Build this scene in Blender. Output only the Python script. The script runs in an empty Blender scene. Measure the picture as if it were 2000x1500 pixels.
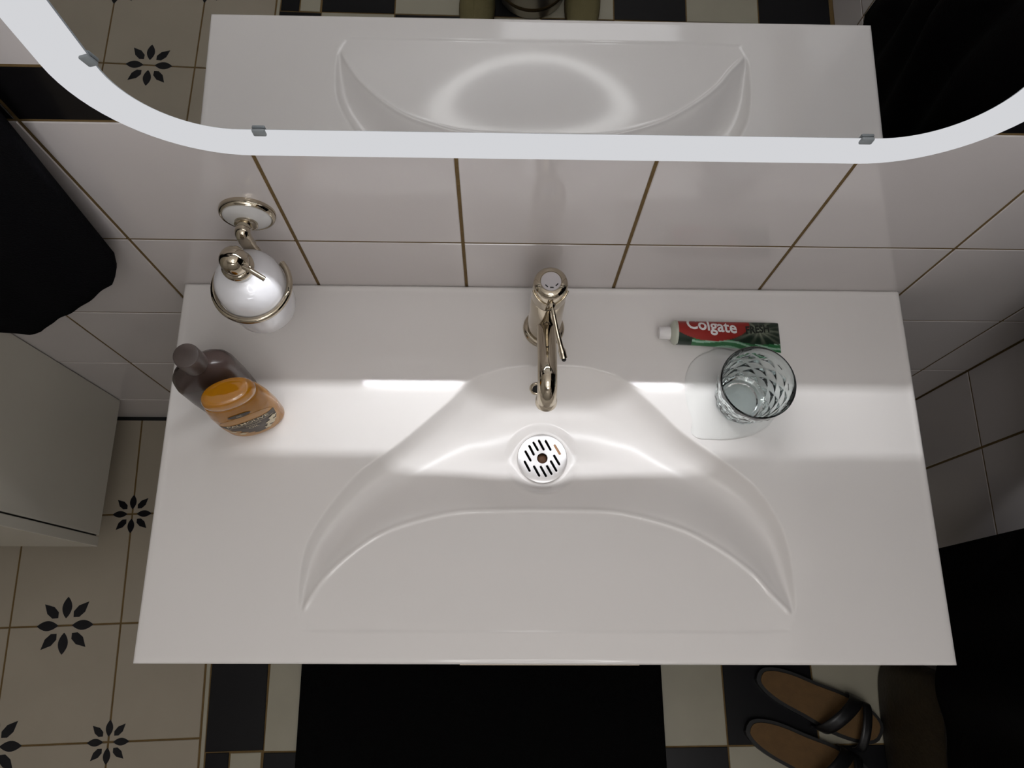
import bpy, bmesh, math, random
import numpy as np
from mathutils import Vector, Matrix

random.seed(7)
PI = math.pi
SC = bpy.context.scene
COL = SC.collection

# ------------------------------------------------------------------ camera
cam = bpy.data.cameras.new('camera')
cam.sensor_width = 36.0
cam.lens = 1547.64 / 2000 * 36.0
cam.clip_start = 0.02
co = bpy.data.objects.new('camera', cam)
COL.objects.link(co)
_R = Matrix(((0.9997956, -0.0085681, -0.0183137), (0.0027032, 0.9542844, -0.2988880), (0.0200374, 0.2987774, 0.9541125)))
co.matrix_world = Matrix.Translation((0.4431, -0.4475, 0.9875)) @ _R.to_4x4()
SC.camera = co

# ------------------------------------------------------------------ view / world / lights
SC.view_settings.view_transform = 'Standard'
SC.view_settings.look = 'None'
SC.view_settings.exposure = 0.0
SC.view_settings.gamma = 1.0
SC.view_settings.use_curve_mapping = False
world = bpy.data.worlds.new('world')
SC.world = world
world.use_nodes = True
world.node_tree.nodes['Background'].inputs[0].default_value = (0.5, 0.48, 0.45, 1)
world.node_tree.nodes['Background'].inputs[1].default_value = 0.05

RING_L = 9.0        # ceiling ring lamp
BAND_L = 0.68        # frosted band round the mirror
STRIP_L = 780.0      # LED strip behind the mirror's lower edge
UP_W = 15.5           # added fill light aimed up at the ceiling
FILL_W = 3.5       # added unseen fill light, further back in the room
pl = bpy.data.lights.new('room_fill', 'AREA')
pl.shape = 'RECTANGLE'; pl.size = 0.7; pl.size_y = 0.4; pl.energy = FILL_W; pl.color = (0.985, 0.98, 1.0)
plo = bpy.data.objects.new('room_fill', pl)
plo.location = (0.80, -1.85, 1.73)
COL.objects.link(plo)
# added unseen fill, bounced off the white ceiling for soft light over the washbasin
ul = bpy.data.lights.new('bounce_fill', 'AREA')
ul.shape = 'RECTANGLE'; ul.size = 0.5; ul.size_y = 0.3; ul.energy = UP_W; ul.color = (0.955, 0.965, 1.0); ul.spread = math.radians(130)
ulo = bpy.data.objects.new('bounce_fill', ul)
ulo.location = (0.45, -1.75, 1.0)
ulo.rotation_euler = (Vector((0.48, -0.70, 1.75)) - Vector((0.45, -1.75, 1.0))).to_track_quat('-Z', 'Y').to_euler()
COL.objects.link(ulo)

# ------------------------------------------------------------------ constants of the place (metres; counter top is z=0, tiled back wall is y=0)
ZF = -0.708
ZC = 1.75
XR = 1.281
XL = -1.2
YF = -2.4
PHI = 0.0398

# ------------------------------------------------------------------ materials
def new_mat(name):
    m = bpy.data.materials.new(name); m.use_nodes = True
    return m, m.node_tree.nodes, m.node_tree.links, m.node_tree.nodes['Principled BSDF']

def mat(name, col, rough=0.5, metal=0.0, spec=0.5, noise=0.0, nscale=30.0, bump=0.0, bscale=80.0, coat=0.0, trans=0.0, ior=1.45, sheen=0.0, sss=0.0):
    m, N, L, b = new_mat(name)
    b.inputs['Base Color'].default_value = (*col, 1)
    b.inputs['Roughness'].default_value = rough
    b.inputs['Metallic'].default_value = metal
    b.inputs['Specular IOR Level'].default_value = spec
    b.inputs['Coat Weight'].default_value = coat
    b.inputs['Coat Roughness'].default_value = 0.05
    b.inputs['Transmission Weight'].default_value = trans
    b.inputs['IOR'].default_value = ior
    if sheen:
        b.inputs['Sheen Weight'].default_value = sheen
    if sss:
        b.inputs['Subsurface Weight'].default_value = sss
        b.inputs['Subsurface Radius'].default_value = (0.01, 0.006, 0.003)
    if noise or bump:
        tc = N.new('ShaderNodeTexCoord')
    if noise:
        t = N.new('ShaderNodeTexNoise'); t.inputs['Scale'].default_value = nscale; t.inputs['Detail'].default_value = 4
        L.new(tc.outputs['Object'], t.inputs['Vector'])
        mx = N.new('ShaderNodeMix'); mx.data_type = 'RGBA'
        mx.inputs['A'].default_value = (*[c * (1 - noise) for c in col], 1)
        mx.inputs['B'].default_value = (*[min(1, c * (1 + noise)) for c in col], 1)
        L.new(t.outputs['Fac'], mx.inputs['Factor'])
        L.new(mx.outputs['Result'], b.inputs['Base Color'])
    if bump:
        t = N.new('ShaderNodeTexNoise'); t.inputs['Scale'].default_value = bscale; t.inputs['Detail'].default_value = 3
        L.new(tc.outputs['Object'], t.inputs['Vector'])
        bp = N.new('ShaderNodeBump'); bp.inputs['Strength'].default_value = bump; bp.inputs['Distance'].default_value = 0.002
        L.new(t.outputs['Fac'], bp.inputs['Height'])
        L.new(bp.outputs['Normal'], b.inputs['Normal'])
    return m

def emit(name, col, s):
    m = bpy.data.materials.new(name); m.use_nodes = True
    N = m.node_tree.nodes; N.clear()
    o = N.new('ShaderNodeOutputMaterial'); e = N.new('ShaderNodeEmission')
    e.inputs[0].default_value = (*col, 1); e.inputs[1].default_value = s
    m.node_tree.links.new(e.outputs[0], o.inputs[0])
    return m

M = {}
M['tile'] = mat('glazed_wall_tile', (0.60, 0.56, 0.55), 0.09, spec=0.55, noise=0.05, nscale=6, bump=0.05, bscale=18)
M['tile_black'] = mat('black_border_tile', (0.007, 0.0065, 0.007), 0.2, spec=0.2, noise=0.1)
M['grout'] = mat('brown_grout', (0.14, 0.088, 0.030), 0.9, noise=0.35, nscale=60, bump=0.4, bscale=300)
M['floor_tile'] = mat('beige_floor_tile', (0.36, 0.315, 0.25), 0.22, spec=0.4, noise=0.08, nscale=9, bump=0.04, bscale=20)
M['floor_white'] = mat('white_floor_tile', (0.37, 0.345, 0.27), 0.28, spec=0.35, noise=0.1, nscale=12, bump=0.06, bscale=60)
M['floor_black'] = mat('black_floor_tile', (0.006, 0.006, 0.007), 0.3, spec=0.25, noise=0.2, nscale=12)
M['petal'] = mat('black_glazed_inlay', (0.008, 0.008, 0.010), 0.3, spec=0.3)
M['plaster'] = mat('white_plaster', (0.74, 0.72, 0.69), 0.8, noise=0.04, bump=0.1)
M['counter'] = mat('cast_mineral_white', (0.80, 0.77, 0.75), 0.085, spec=0.5, noise=0.015, nscale=4)
_n = M['counter'].node_tree
_a = _n.nodes.new('ShaderNodeAttribute'); _a.attribute_name = 'wear'; _a.attribute_type = 'GEOMETRY'
_m = _n.nodes.new('ShaderNodeMapRange'); _m.inputs['To Min'].default_value = 0.085; _m.inputs['To Max'].default_value = 0.26   # the scrubbed bowl has lost its shine
_n.links.new(_a.outputs['Fac'], _m.inputs['Value']); _n.links.new(_m.outputs['Result'], _n.nodes['Principled BSDF'].inputs['Roughness'])
M['white_lacquer'] = mat('white_lacquer', (0.60, 0.57, 0.50), 0.18, spec=0.5, noise=0.03, nscale=3)
M['chrome'] = mat('chrome', (0.50, 0.44, 0.345), 0.04, 1.0)
M['chrome_soft'] = mat('satin_chrome', (0.72, 0.71, 0.71), 0.28, 1.0, noise=0.06, nscale=160)
M['steel'] = mat('brushed_steel', (0.62, 0.60, 0.54), 0.42, 1.0, bump=0.08, bscale=200)
M['cap_grey'] = mat('pale_lilac_plastic', (0.50, 0.47, 0.48), 0.35)
M['dark'] = mat('dark_void', (0.004, 0.004, 0.004), 0.7)
M['rust'] = mat('rusty_brown', (0.10, 0.045, 0.02), 0.7, noise=0.4, nscale=200)
M['tan'] = mat('tan_residue', (0.45, 0.25, 0.13), 0.7, noise=0.2, nscale=300)
M['mirror'] = mat('mirror_silver', (0.80, 0.815, 0.83), 0.0, 1.0)
M['edge_glass'] = mat('mirror_edge', (0.20, 0.23, 0.26), 0.2, 0.5)
M['band'] = emit('frosted_led_band', (0.955, 0.965, 1.0), BAND_L)
M['strip'] = emit('led_strip', (0.95, 0.97, 1.0), STRIP_L)
M['lamp'] = emit('ring_lamp_diffuser', (1.0, 0.985, 0.965), RING_L)
M['white_plastic'] = mat('white_plastic', (0.62, 0.62, 0.62), 0.35)
M['clip'] = mat('grey_clip', (0.22, 0.24, 0.25), 0.4)
M['towel'] = mat('black_terry', (0.004, 0.004, 0.005), 0.95, spec=0.05, bump=0.8, bscale=400)
M['robe'] = mat('black_cotton', (0.0045, 0.004, 0.004), 0.95, spec=0.05, bump=0.8, bscale=300)
M['mat'] = mat('black_pile', (0.004, 0.004, 0.004), 1.0, spec=0.03, bump=1.0, bscale=500)
M['porcelain'] = mat('white_porcelain', (0.60, 0.59, 0.58), 0.12)
M['milk'] = mat('milky_glass', (0.74, 0.735, 0.76), 0.10, spec=0.6, coat=0.3)
M['brown_plastic'] = mat('brown_plastic', (0.050, 0.034, 0.030), 0.22, spec=0.5, bump=0.05, bscale=60)
M['brown_cap'] = mat('brown_cap', (0.085, 0.066, 0.060), 0.35, noise=0.15, nscale=90)
M['sole'] = mat('black_rubber', (0.006, 0.006, 0.006), 0.5)
M['footbed'] = mat('tan_footbed', (0.125, 0.066, 0.020), 0.75, noise=0.25, nscale=60, bump=0.3, bscale=400)
M['strap'] = mat('black_strap', (0.007, 0.007, 0.008), 0.35)
M['bag'] = mat('dark_brown_leather', (0.026, 0.017, 0.007), 0.6, noise=0.5, nscale=40, bump=0.6, bscale=120)
M['bag_edge'] = mat('dark_edge_leather', (0.012, 0.008, 0.005), 0.6)
M['slipper'] = mat('olive_felt', (0.17, 0.145, 0.065), 0.9, noise=0.15, nscale=50, bump=0.4, bscale=300)
M['slipper_edge'] = mat('brown_felt_edge', (0.07, 0.045, 0.015), 0.9)
M['cream'] = mat('cream_print', (0.66, 0.57, 0.40), 0.5)
M['label_dark'] = mat('dark_brown_print', (0.040, 0.025, 0.012), 0.4, noise=0.3, nscale=80)
M['tube_end'] = mat('cream_plastic', (0.50, 0.52, 0.44), 0.4)
M['tube_white'] = mat('white_print', (0.80, 0.78, 0.78), 0.4)
M['tube_black'] = mat('black_print', (0.010, 0.014, 0.010), 0.4)
M['wood'] = mat('grey_board', (0.2, 0.2, 0.2), 0.6)

# orange translucent shampoo
def orange_mat():
    m, N, L, b = new_mat('amber_gel_plastic')
    b.inputs['Roughness'].default_value = 0.12
    b.inputs['Transmission Weight'].default_value = 0.30
    b.inputs['IOR'].default_value = 1.38
    b.inputs['Specular IOR Level'].default_value = 0.5
    tc = N.new('ShaderNodeTexCoord'); t = N.new('ShaderNodeTexNoise'); t.inputs['Scale'].default_value = 40
    L.new(tc.outputs['Object'], t.inputs['Vector'])
    mx = N.new('ShaderNodeMix'); mx.data_type = 'RGBA'
    mx.inputs['A'].default_value = (0.44, 0.165, 0.004, 1); mx.inputs['B'].default_value = (0.55, 0.235, 0.008, 1)
    L.new(t.outputs['Fac'], mx.inputs['Factor']); L.new(mx.outputs['Result'], b.inputs['Base Color'])
    return m
M['amber'] = orange_mat()
M['amber_label'] = mat('amber_label', (0.44, 0.215, 0.045), 0.3, noise=0.12, nscale=50)
M['amber_cap'] = mat('amber_cap', (0.47, 0.190, 0.006), 0.06, spec=0.9, coat=0.6, sss=0.25)

def glass_mat(name, col=(0.93, 0.975, 0.96), ior=1.48, rough=0.0):
    m, N, L, b = new_mat(name)
    b.inputs['Base Color'].default_value = (*col, 1)
    b.inputs['Roughness'].default_value = rough
    b.inputs['Transmission Weight'].default_value = 1.0
    b.inputs['IOR'].default_value = ior
    t = N.new('ShaderNodeTexNoise'); t.inputs['Scale'].default_value = 50
    bp = N.new('ShaderNodeBump'); bp.inputs['Strength'].default_value = 0.02
    L.new(t.outputs['Fac'], bp.inputs['Height']); L.new(bp.outputs['Normal'], b.inputs['Normal'])
    return m
M['glass'] = glass_mat('clear_pressed_glass', (0.90, 0.965, 0.965))

def film_mat():
    m = bpy.data.materials.new('water_film'); m.use_nodes = True
    N, L = m.node_tree.nodes, m.node_tree.links; N.clear()
    o = N.new('ShaderNodeOutputMaterial'); mix = N.new('ShaderNodeMixShader')
    tr = N.new('ShaderNodeBsdfTransparent'); tr.inputs[0].default_value = (0.97, 0.985, 0.985, 1)
    gl = N.new('ShaderNodeBsdfGlossy'); gl.inputs['Roughness'].default_value = 0.02
    fr = N.new('ShaderNodeFresnel'); fr.inputs[0].default_value = 1.33
    L.new(fr.outputs[0], mix.inputs[0]); L.new(tr.outputs[0], mix.inputs[1]); L.new(gl.outputs[0], mix.inputs[2]); L.new(mix.outputs[0], o.inputs[0])
    return m
M['water'] = film_mat()

# ------------------------------------------------------------------ helpers
def link(o, parent=None):
    COL.objects.link(o)
    if parent is not None:
        o.parent = parent
    return o

def mesh_obj(name, me, m=None, parent=None, smooth=False):
    if m is not None and not me.materials:
        me.materials.append(M[m] if isinstance(m, str) else m)
    if smooth:
        me.shade_smooth()
    return link(bpy.data.objects.new(name, me), parent)

def from_py(name, verts, faces, m, parent=None, smooth=False):
    me = bpy.data.meshes.new(name)
    me.from_pydata([tuple(v) for v in verts], [], [tuple(f) for f in faces]); me.update()
    return mesh_obj(name, me, m, parent, smooth)

def from_bm(name, bm, m, parent=None, smooth=False, recalc=True):
    if recalc:
        bmesh.ops.recalc_face_normals(bm, faces=bm.faces)
    me = bpy.data.meshes.new(name); bm.to_mesh(me); bm.free()
    return mesh_obj(name, me, m, parent, smooth)

def tag(o, label=None, cat=None, group=None, kind=None):
    if label: o['label'] = label
    if cat: o['category'] = cat
    if group: o['group'] = group
    if kind: o['kind'] = kind
    return o

def thing(name, loc, label, cat, group=None, rz=0.0):
    o = bpy.data.objects.new(name, None); o.empty_display_size = 0.03
    o.location = loc; o.rotation_euler = (0, 0, rz)
    COL.objects.link(o)
    return tag(o, label, cat, group)

def smooth_angle(o, deg=35):
    me = o.data
    me.shade_smooth()
    try:
        me.set_sharp_from_angle(angle=math.radians(deg))
    except Exception:
        pass
    return o

def lathe(prof, seg=48, cx=0.0, cy=0.0, bm=None):
    """revolve (r, z) pairs about the z axis through (cx, cy); r=0 closes to a point"""
    bm = bm or bmesh.new()
    rings = []
    for r, z in prof:
        if r <= 1e-7:
            rings.append([bm.verts.new((cx, cy, z))])
        else:
            rings.append([bm.verts.new((cx + r * math.cos(2 * PI * i / seg), cy + r * math.sin(2 * PI * i / seg), z)) for i in range(seg)])
    for a, b in zip(rings, rings[1:]):
        if len(a) == 1 and len(b) == 1:
            continue
        for i in range(seg):
            j = (i + 1) % seg
            if len(a) == 1:
                bm.faces.new((a[0], b[j], b[i]))
            elif len(b) == 1:
                bm.faces.new((a[i], a[j], b[0]))
            else:
                bm.faces.new((a[i], a[j], b[j], b[i]))
    return bm

def tube(path, rad, seg=16, bm=None, cap=True, flat=None):
    """round tube along a polyline; rad a number or a list; flat=(sx, sy) squashes the section"""
    bm = bm or bmesh.new()
    P = [Vector(p) for p in path]; n = len(P)
    rad = rad if isinstance(rad, (list, tuple)) else [rad] * n
    rings = []; up = None
    for i in range(n):
        t = (P[min(i + 1, n - 1)] - P[max(i - 1, 0)]).normalized()
        if up is None:
            up = Vector((0, 0, 1)) if abs(t.z) < 0.9 else Vector((1, 0, 0))
        s = t.cross(up).normalized(); up = s.cross(t).normalized()
        fx, fy = flat or (1, 1)
        rings.append([bm.verts.new(P[i] + s * (rad[i] * fx * math.cos(2 * PI * k / seg)) + up * (rad[i] * fy * math.sin(2 * PI * k / seg))) for k in range(seg)])
    for a, b in zip(rings, rings[1:]):
        for k in range(seg):
            j = (k + 1) % seg
            bm.faces.new((a[k], a[j], b[j], b[k]))
    if cap:
        bm.faces.new(rings[0][::-1]); bm.faces.new(rings[-1])
    return bm

def spline(P, n):
    """Catmull-Rom through points, n samples per span"""
    P = [np.array(p, float) for p in P]
    Q = [2 * P[0] - P[1]] + P + [2 * P[-1] - P[-2]]
    out = []
    for i in range(1, len(Q) - 2):
        p0, p1, p2, p3 = Q[i - 1:i + 3]
        for k in range(n):
            t = k / n
            out.append(0.5 * (2 * p1 + (p2 - p0) * t + (2 * p0 - 5 * p1 + 4 * p2 - p3) * t * t + (3 * p1 - p0 - 3 * p2 + p3) * t ** 3))
    out.append(P[-1])
    return out

def box_bm(x0, x1, y0, y1, z0, z1, bev=0.0, seg=2, bm=None):
    b2 = bmesh.new()
    bmesh.ops.create_cube(b2, size=1.0)
    for v in b2.verts:
        v.co = ((x0 + x1) / 2 + v.co.x * (x1 - x0), (y0 + y1) / 2 + v.co.y * (y1 - y0), (z0 + z1) / 2 + v.co.z * (z1 - z0))
    if bev:
        bmesh.ops.bevel(b2, geom=list(b2.edges), offset=bev, segments=seg, affect='EDGES', profile=0.5)
    if bm is None:
        return b2
    me = bpy.data.meshes.new('tmp'); b2.to_mesh(me); b2.free(); bm.from_mesh(me); bpy.data.meshes.remove(me)
    return bm

def prism_bm(poly, z0, z1, bm=None):
    bm = bm or bmesh.new()
    a = [bm.verts.new((p[0], p[1], z0)) for p in poly]; b = [bm.verts.new((p[0], p[1], z1)) for p in poly]
    n = len(poly)
    bm.faces.new(a[::-1]); bm.faces.new(b)
    for i in range(n):
        j = (i + 1) % n
        bm.faces.new((a[i], a[j], b[j], b[i]))
    return bm

def loft(sections, bm=None, cap=True):
    """sections: list of closed rings (lists of points), same length"""
    bm = bm or bmesh.new()
    R = [[bm.verts.new(p) for p in s] for s in sections]
    n = len(R[0])
    for a, b in zip(R, R[1:]):
        for i in range(n):
            j = (i + 1) % n
            bm.faces.new((a[i], a[j], b[j], b[i]))
    if cap:
        bm.faces.new(R[0][::-1]); bm.faces.new(R[-1])
    return bm

def superellipse(a, b, z, n=48, e=2.4):
    out = []
    for i in range(n):
        t = 2 * PI * i / n; c, s = math.cos(t), math.sin(t)
        out.append((a * math.copysign(abs(c) ** (2 / e), c), b * math.copysign(abs(s) ** (2 / e), s), z))
    return out

def sheet(name, nu, nv, fn, m, parent, thick=0.004, smooth=True):
    verts = [fn(i / nu, j / nv) for j in range(nv + 1) for i in range(nu + 1)]
    faces = [(j * (nu + 1) + i, j * (nu + 1) + i + 1, (j + 1) * (nu + 1) + i + 1, (j + 1) * (nu + 1) + i) for j in range(nv) for i in range(nu)]
    o = from_py(name, verts, faces, m, parent, smooth)
    if thick:
        md = o.modifiers.new('thickness', 'SOLIDIFY'); md.thickness = thick; md.offset = 0
    return o

def text_mesh(s, size, bold=0.0, align='CENTER', space=1.0):
    cu = bpy.data.curves.new('txt', 'FONT'); cu.body = s; cu.size = size; cu.align_x = align; cu.align_y = 'CENTER'
    cu.offset = bold; cu.resolution_u = 3; cu.space_character = space
    o = bpy.data.objects.new('txt', cu); COL.objects.link(o)
    bpy.context.view_layer.update()
    me = bpy.data.meshes.new_from_object(o.evaluated_get(bpy.context.evaluated_depsgraph_get()))
    bpy.data.objects.remove(o); bpy.data.curves.remove(cu)
    bm = bmesh.new(); bm.from_mesh(me); bpy.data.meshes.remove(me)
    bmesh.ops.triangulate(bm, faces=bm.faces)
    for _ in range(5):
        le = [e for e in bm.edges if e.calc_length() > 0.0022]
        if not le: break
        bmesh.ops.subdivide_edges(bm, edges=le, cuts=1); bmesh.ops.triangulate(bm, faces=bm.faces)
    return bm

# tiles: one shared mesh per size, facing local +z, top at z=0
_tiles = {}
def tile_mesh(w, h, m, t=0.005, bev=0.0008):
    k = (round(w, 4), round(h, 4), m)
    if k not in _tiles:
        a, b = w / 2, h / 2
        V = [(-a, -b, -t), (a, -b, -t), (a, b, -t), (-a, b, -t),
             (-a, -b, -bev), (a, -b, -bev), (a, b, -bev), (-a, b, -bev),
             (-a + bev, -b + bev, 0), (a - bev, -b + bev, 0), (a - bev, b - bev, 0), (-a + bev, b - bev, 0)]
        F = [(8, 9, 10, 11)]
        for i in range(4):
            j = (i + 1) % 4
            F += [(i, j, j + 4, i + 4), (i + 4, j + 4, j + 8, i + 8)]
        me = bpy.data.meshes.new('tile'); me.from_pydata(V, [], F); me.update()
        me.materials.append(M[m])
        _tiles[k] = me
    return _tiles[k]

def add_tile(parent, w, h, m, loc, rot, label=None):
    o = bpy.data.objects.new('tile', tile_mesh(w, h, m))
    o.location = loc; o.rotation_euler = rot
    COL.objects.link(o); o.parent = parent
    if label: o['label'] = label
    return o

# ------------------------------------------------------------------ room shell
G = 0.0040
wall_back = from_bm('wall_back', box_bm(XL, XR + 0.1, 0.0012, 0.10, ZF - 0.05, ZC), 'grout'); tag(wall_back, kind='structure')
wall_right = from_bm('wall_right', box_bm(XR + 0.0012, XR + 0.10, YF, 0.0012, ZF - 0.05, ZC), 'grout'); tag(wall_right, kind='structure')
wall_left = from_bm('wall_left', box_bm(XL - 0.1, XL, YF, 0.10, ZF - 0.05, ZC), 'plaster'); tag(wall_left, kind='structure')
wall_front = from_bm('wall_front', box_bm(XL - 0.1, XR + 0.1, YF - 0.1, YF, ZF - 0.05, ZC), 'plaster'); tag(wall_front, kind='structure')
ceiling = from_bm('ceiling', box_bm(XL - 0.1, XR + 0.1, YF - 0.1, 0.10, ZC, ZC + 0.1), 'plaster'); tag(ceiling, kind='structure')
floor = from_bm('floor', box_bm(XL - 0.1, XR + 0.1, YF - 0.1, 0.10, ZF - 0.06, ZF - 0.0012), 'grout'); tag(floor, kind='structure')

H1, HT = 0.1247, 0.2310
rows = [(ZF, H1 - 3 * HT, 'tile'), (H1 - 3 * HT, H1 - 2 * HT, 'tile'), (H1 - 2 * HT, H1 - HT, 'tile'), (H1 - HT, H1, 'tile'), (H1, H1 + HT, 'tile'),
        (H1 + HT, 0.4300, 'tile_black')]
z = 0.43
while z < ZC - 0.01:
    rows.append((z, min(z + HT, ZC), 'tile')); z += HT
for z0, z1, m in rows:
    for i in range(-6, 7):
        x0, x1 = 0.2 * i, min(0.2 * (i + 1), XR)
        if x1 - x0 < 0.02: continue
        add_tile(wall_back, x1 - x0 - G, z1 - z0 - G, m, ((x0 + x1) / 2, 0, (z0 + z1) / 2), (PI / 2, 0, 0), 'black border tile' if m == 'tile_black' else None)
    if z1 < 1.0:
        ys = [0.0, -0.14] + [-0.14 - 0.2 * k for k in range(1, 9)]
        for a, b in zip(ys, ys[1:]):
            add_tile(wall_right, a - b - G, z1 - z0 - G, m, (XR, (a + b) / 2, (z0 + z1) / 2), (PI / 2, 0, -PI / 2), 'black border tile' if m == 'tile_black' else None)
wr = from_bm('upper_plaster', box_bm(XR - 0.0005, XR + 0.002, YF, -0.002, rows[8][0] + 0.235, ZC), 'plaster', wall_right)
wr2 = from_bm('rear_plaster', box_bm(XR - 0.0005, XR + 0.002, YF, -1.745, ZF, rows[8][0] + 0.235), 'plaster', wall_right)

# floor, left field: square beige tiles, grid turned by PHI
FT = 0.2215
FX, FY = -0.3175, -0.4326
cph, sph = math.cos(PHI), math.sin(PHI)
def fgrid(i, j):
    return (FX + FT * (i * cph - j * sph), FY + FT * (i * sph + j * cph))
def edge_i(j):      # how far the last column reaches
    return 0.80
for j in range(-9, 2):
    for i in range(-4, 1):
        i0, i1 = i, (i + 1 if i < 0 else edge_i(j))
        j0, j1 = j, j + 1
        if j == 1: j1 = 1.955
        w, h = (i1 - i0) * FT - 0.0035, (j1 - j0) * FT - 0.0035
        cx, cy = fgrid((i0 + i1) / 2, (j0 + j1) / 2)
        if cx < XL + 0.05 or cy < YF: continue
        add_tile(floor, w, h, 'floor_tile', (cx, cy, ZF), (0, 0, PHI))
# pale strip where the two floors meet
tr = bpy.data.objects.new('trim_1', tile_mesh(0.0075, 2.3, 'floor_white')); COL.objects.link(tr)
ex, ey = fgrid(0.80 + 0.028, 0)
tr.location = (ex + 1.15 * 0 + 0.72 * sph, ey - 0.72 * cph, ZF); tr.rotation_euler = (0, 0, PHI); tag(tr, kind='structure')

t2_ = from_bm('foot_gap_strip', box_bm(XL, -0.0, -0.0075, 0.0010, ZF - 0.001, ZF + 0.0010), 'dark'); tag(t2_, kind='structure')  # dark strip filling the gap along the wall foot

# printed eight-petal rosettes
def petal_axis(r0, r1, w, n=9):
    pts = []
    for k in range(n + 1):
        t = k / n; pts.append((r0 + (r1 - r0) * t, w * math.sin(PI * t) ** 0.85))
    pts += [(x, -y) for x, y in pts[-2:0:-1]]
    return pts
def petal_diag(s):
    # kite with a blunt inner end, pointing along +x
    return [(0.022 * s, 0.000), (0.030 * s, 0.0085 * s), (0.045 * s, 0.0095 * s), (0.0640 * s, 0.0), (0.045 * s, -0.0095 * s), (0.030 * s, -0.0085 * s)]
_pet = {}
def petal_mesh(kind, s):
    k = (kind, s)
    if k not in _pet:
        poly = petal_axis(0.014 * s, 0.0575 * s, 0.0100 * s) if kind == 'a' else petal_diag(s)
        bm = prism_bm(poly, -0.0002, 0.0004)
        bmesh.ops.recalc_face_normals(bm, faces=bm.faces)
        me = bpy.data.meshes.new('petal'); bm.to_mesh(me); bm.free(); me.materials.append(M['petal']); _pet[k] = me
    return _pet[k]
def rosette(i, j, s):
    x, y = fgrid(i, j)
    r = bpy.data.objects.new('rosette', None); r.empty_display_size = 0.02; r.location = (x, y, ZF); r.rotation_euler = (0, 0, PHI)
    COL.objects.link(r); r.parent = floor
    for k in range(8):
        p = bpy.data.objects.new('petal', petal_mesh('a' if k % 2 == 0 else 'd', s)); p.rotation_euler = (0, 0, k * PI / 4 + (0.03 if k % 2 else 0)); COL.objects.link(p); p.parent = r
for j in (-4, -2, 0):
    for i in (-0.5, -1.5): rosette(i, j, 0.98)
for j in (-5, -3, -1, 1):
    rosette(0, j, 0.70); rosette(-1, j, 0.98)

# floor, right field: black and white squares
CT = 0.1822
CX0, CY0 = -0.0070, -0.6715
CPH = 0.012
def cg(i, j):
    c, s = math.cos(CPH), math.sin(CPH)
    return (CX0 + CT * (i * c - j * s), CY0 + CT * (i * s + j * c))
for j in range(-9, 4):
    j1 = min(j + 1, (0.0 - CY0) / CT - 0.02)
    if j1 - j < 0.1: continue
    cols = [(i, min(i + 1, 7.05)) for i in range(0, 8) if i < 7.0]
    for i, i1 in cols:
        black = (i + j) % 2 == (1 if True else 0)
        cx, cy = cg((i + i1) / 2, (j + j1) / 2)
        if cy < YF: continue
        add_tile(floor, (i1 - i) * CT - 0.003, (j1 - j) * CT - 0.003, 'floor_black' if black else 'floor_white', (cx, cy, ZF), (0, 0, CPH))
    cx, cy = cg(0, (j + j1) / 2)
    # cut pieces between the first full column and the beige field
    xe = ex + 0.006 + (ey - cy) * sph
    if j % 2 == 0:
        pieces = [(xe, cx - 0.002, 'floor_black')]
    else:
        pieces = [(xe, xe + 0.045, 'floor_black'), (xe + 0.048, cx - 0.002, 'floor_white')]
    for a, b, m in pieces:
        if b - a > 0.01:
            add_tile(floor, b - a, (j1 - j) * CT - 0.003, m, ((a + b) / 2, cy, ZF), (0, 0, PHI * 0.8))

# ------------------------------------------------------------------ washbasin
BX0, BX1, BD = 0.0196, 0.9931, 0.4839
bell = [(0.2134, -0.4350), (0.2082, -0.4162), (0.2077, -0.3804), (0.2114, -0.3499), (0.2230, -0.3220), (0.2428, -0.2903), (0.2694, -0.2579), (0.3002, -0.2334),
        (0.3315, -0.2078), (0.3761, -0.1667), (0.4086, -0.1351), (0.4352, -0.1229), (0.4620, -0.1156), (0.5025, -0.1131), (0.5430, -0.1134), (0.5766, -0.1188),
        (0.6098, -0.1333), (0.6485, -0.1678), (0.6799, -0.2004), (0.7238, -0.2337), (0.7667, -0.2690), (0.7894, -0.3031), (0.8011, -0.3347), (0.8055, -0.3718),
        (0.8050, -0.4142), (0.7986, -0.4332)]
bell = spline(bell, 5)
front_line = spline([(0.7986, -0.4332), (0.7930, -0.4420), (0.7818, -0.4460), (0.6, -0.4466), (0.4, -0.4470), (0.2294, -0.4465), (0.2190, -0.4420), (0.2134, -0.4350)], 4)
outline = np.array(bell + front_line[1:-1])
bell = np.array(bell)
brow = np.array(spline([(0.2085, -0.4300), (0.2138, -0.4216), (0.2361, -0.3851), (0.2717, -0.3508), (0.3087, -0.3272), (0.3531, -0.3123), (0.3981, -0.3030), (0.4629, -0.3000), (0.5020, -0.2996),
                        (0.5801, -0.3010), (0.6255, -0.3085), (0.6767, -0.3244), (0.7205, -0.3487), (0.7569, -0.3768), (0.7771, -0.4014), (0.7973, -0.4227), (0.8030, -0.4300)], 5))
DR = (0.5035, -0.2270)

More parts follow.
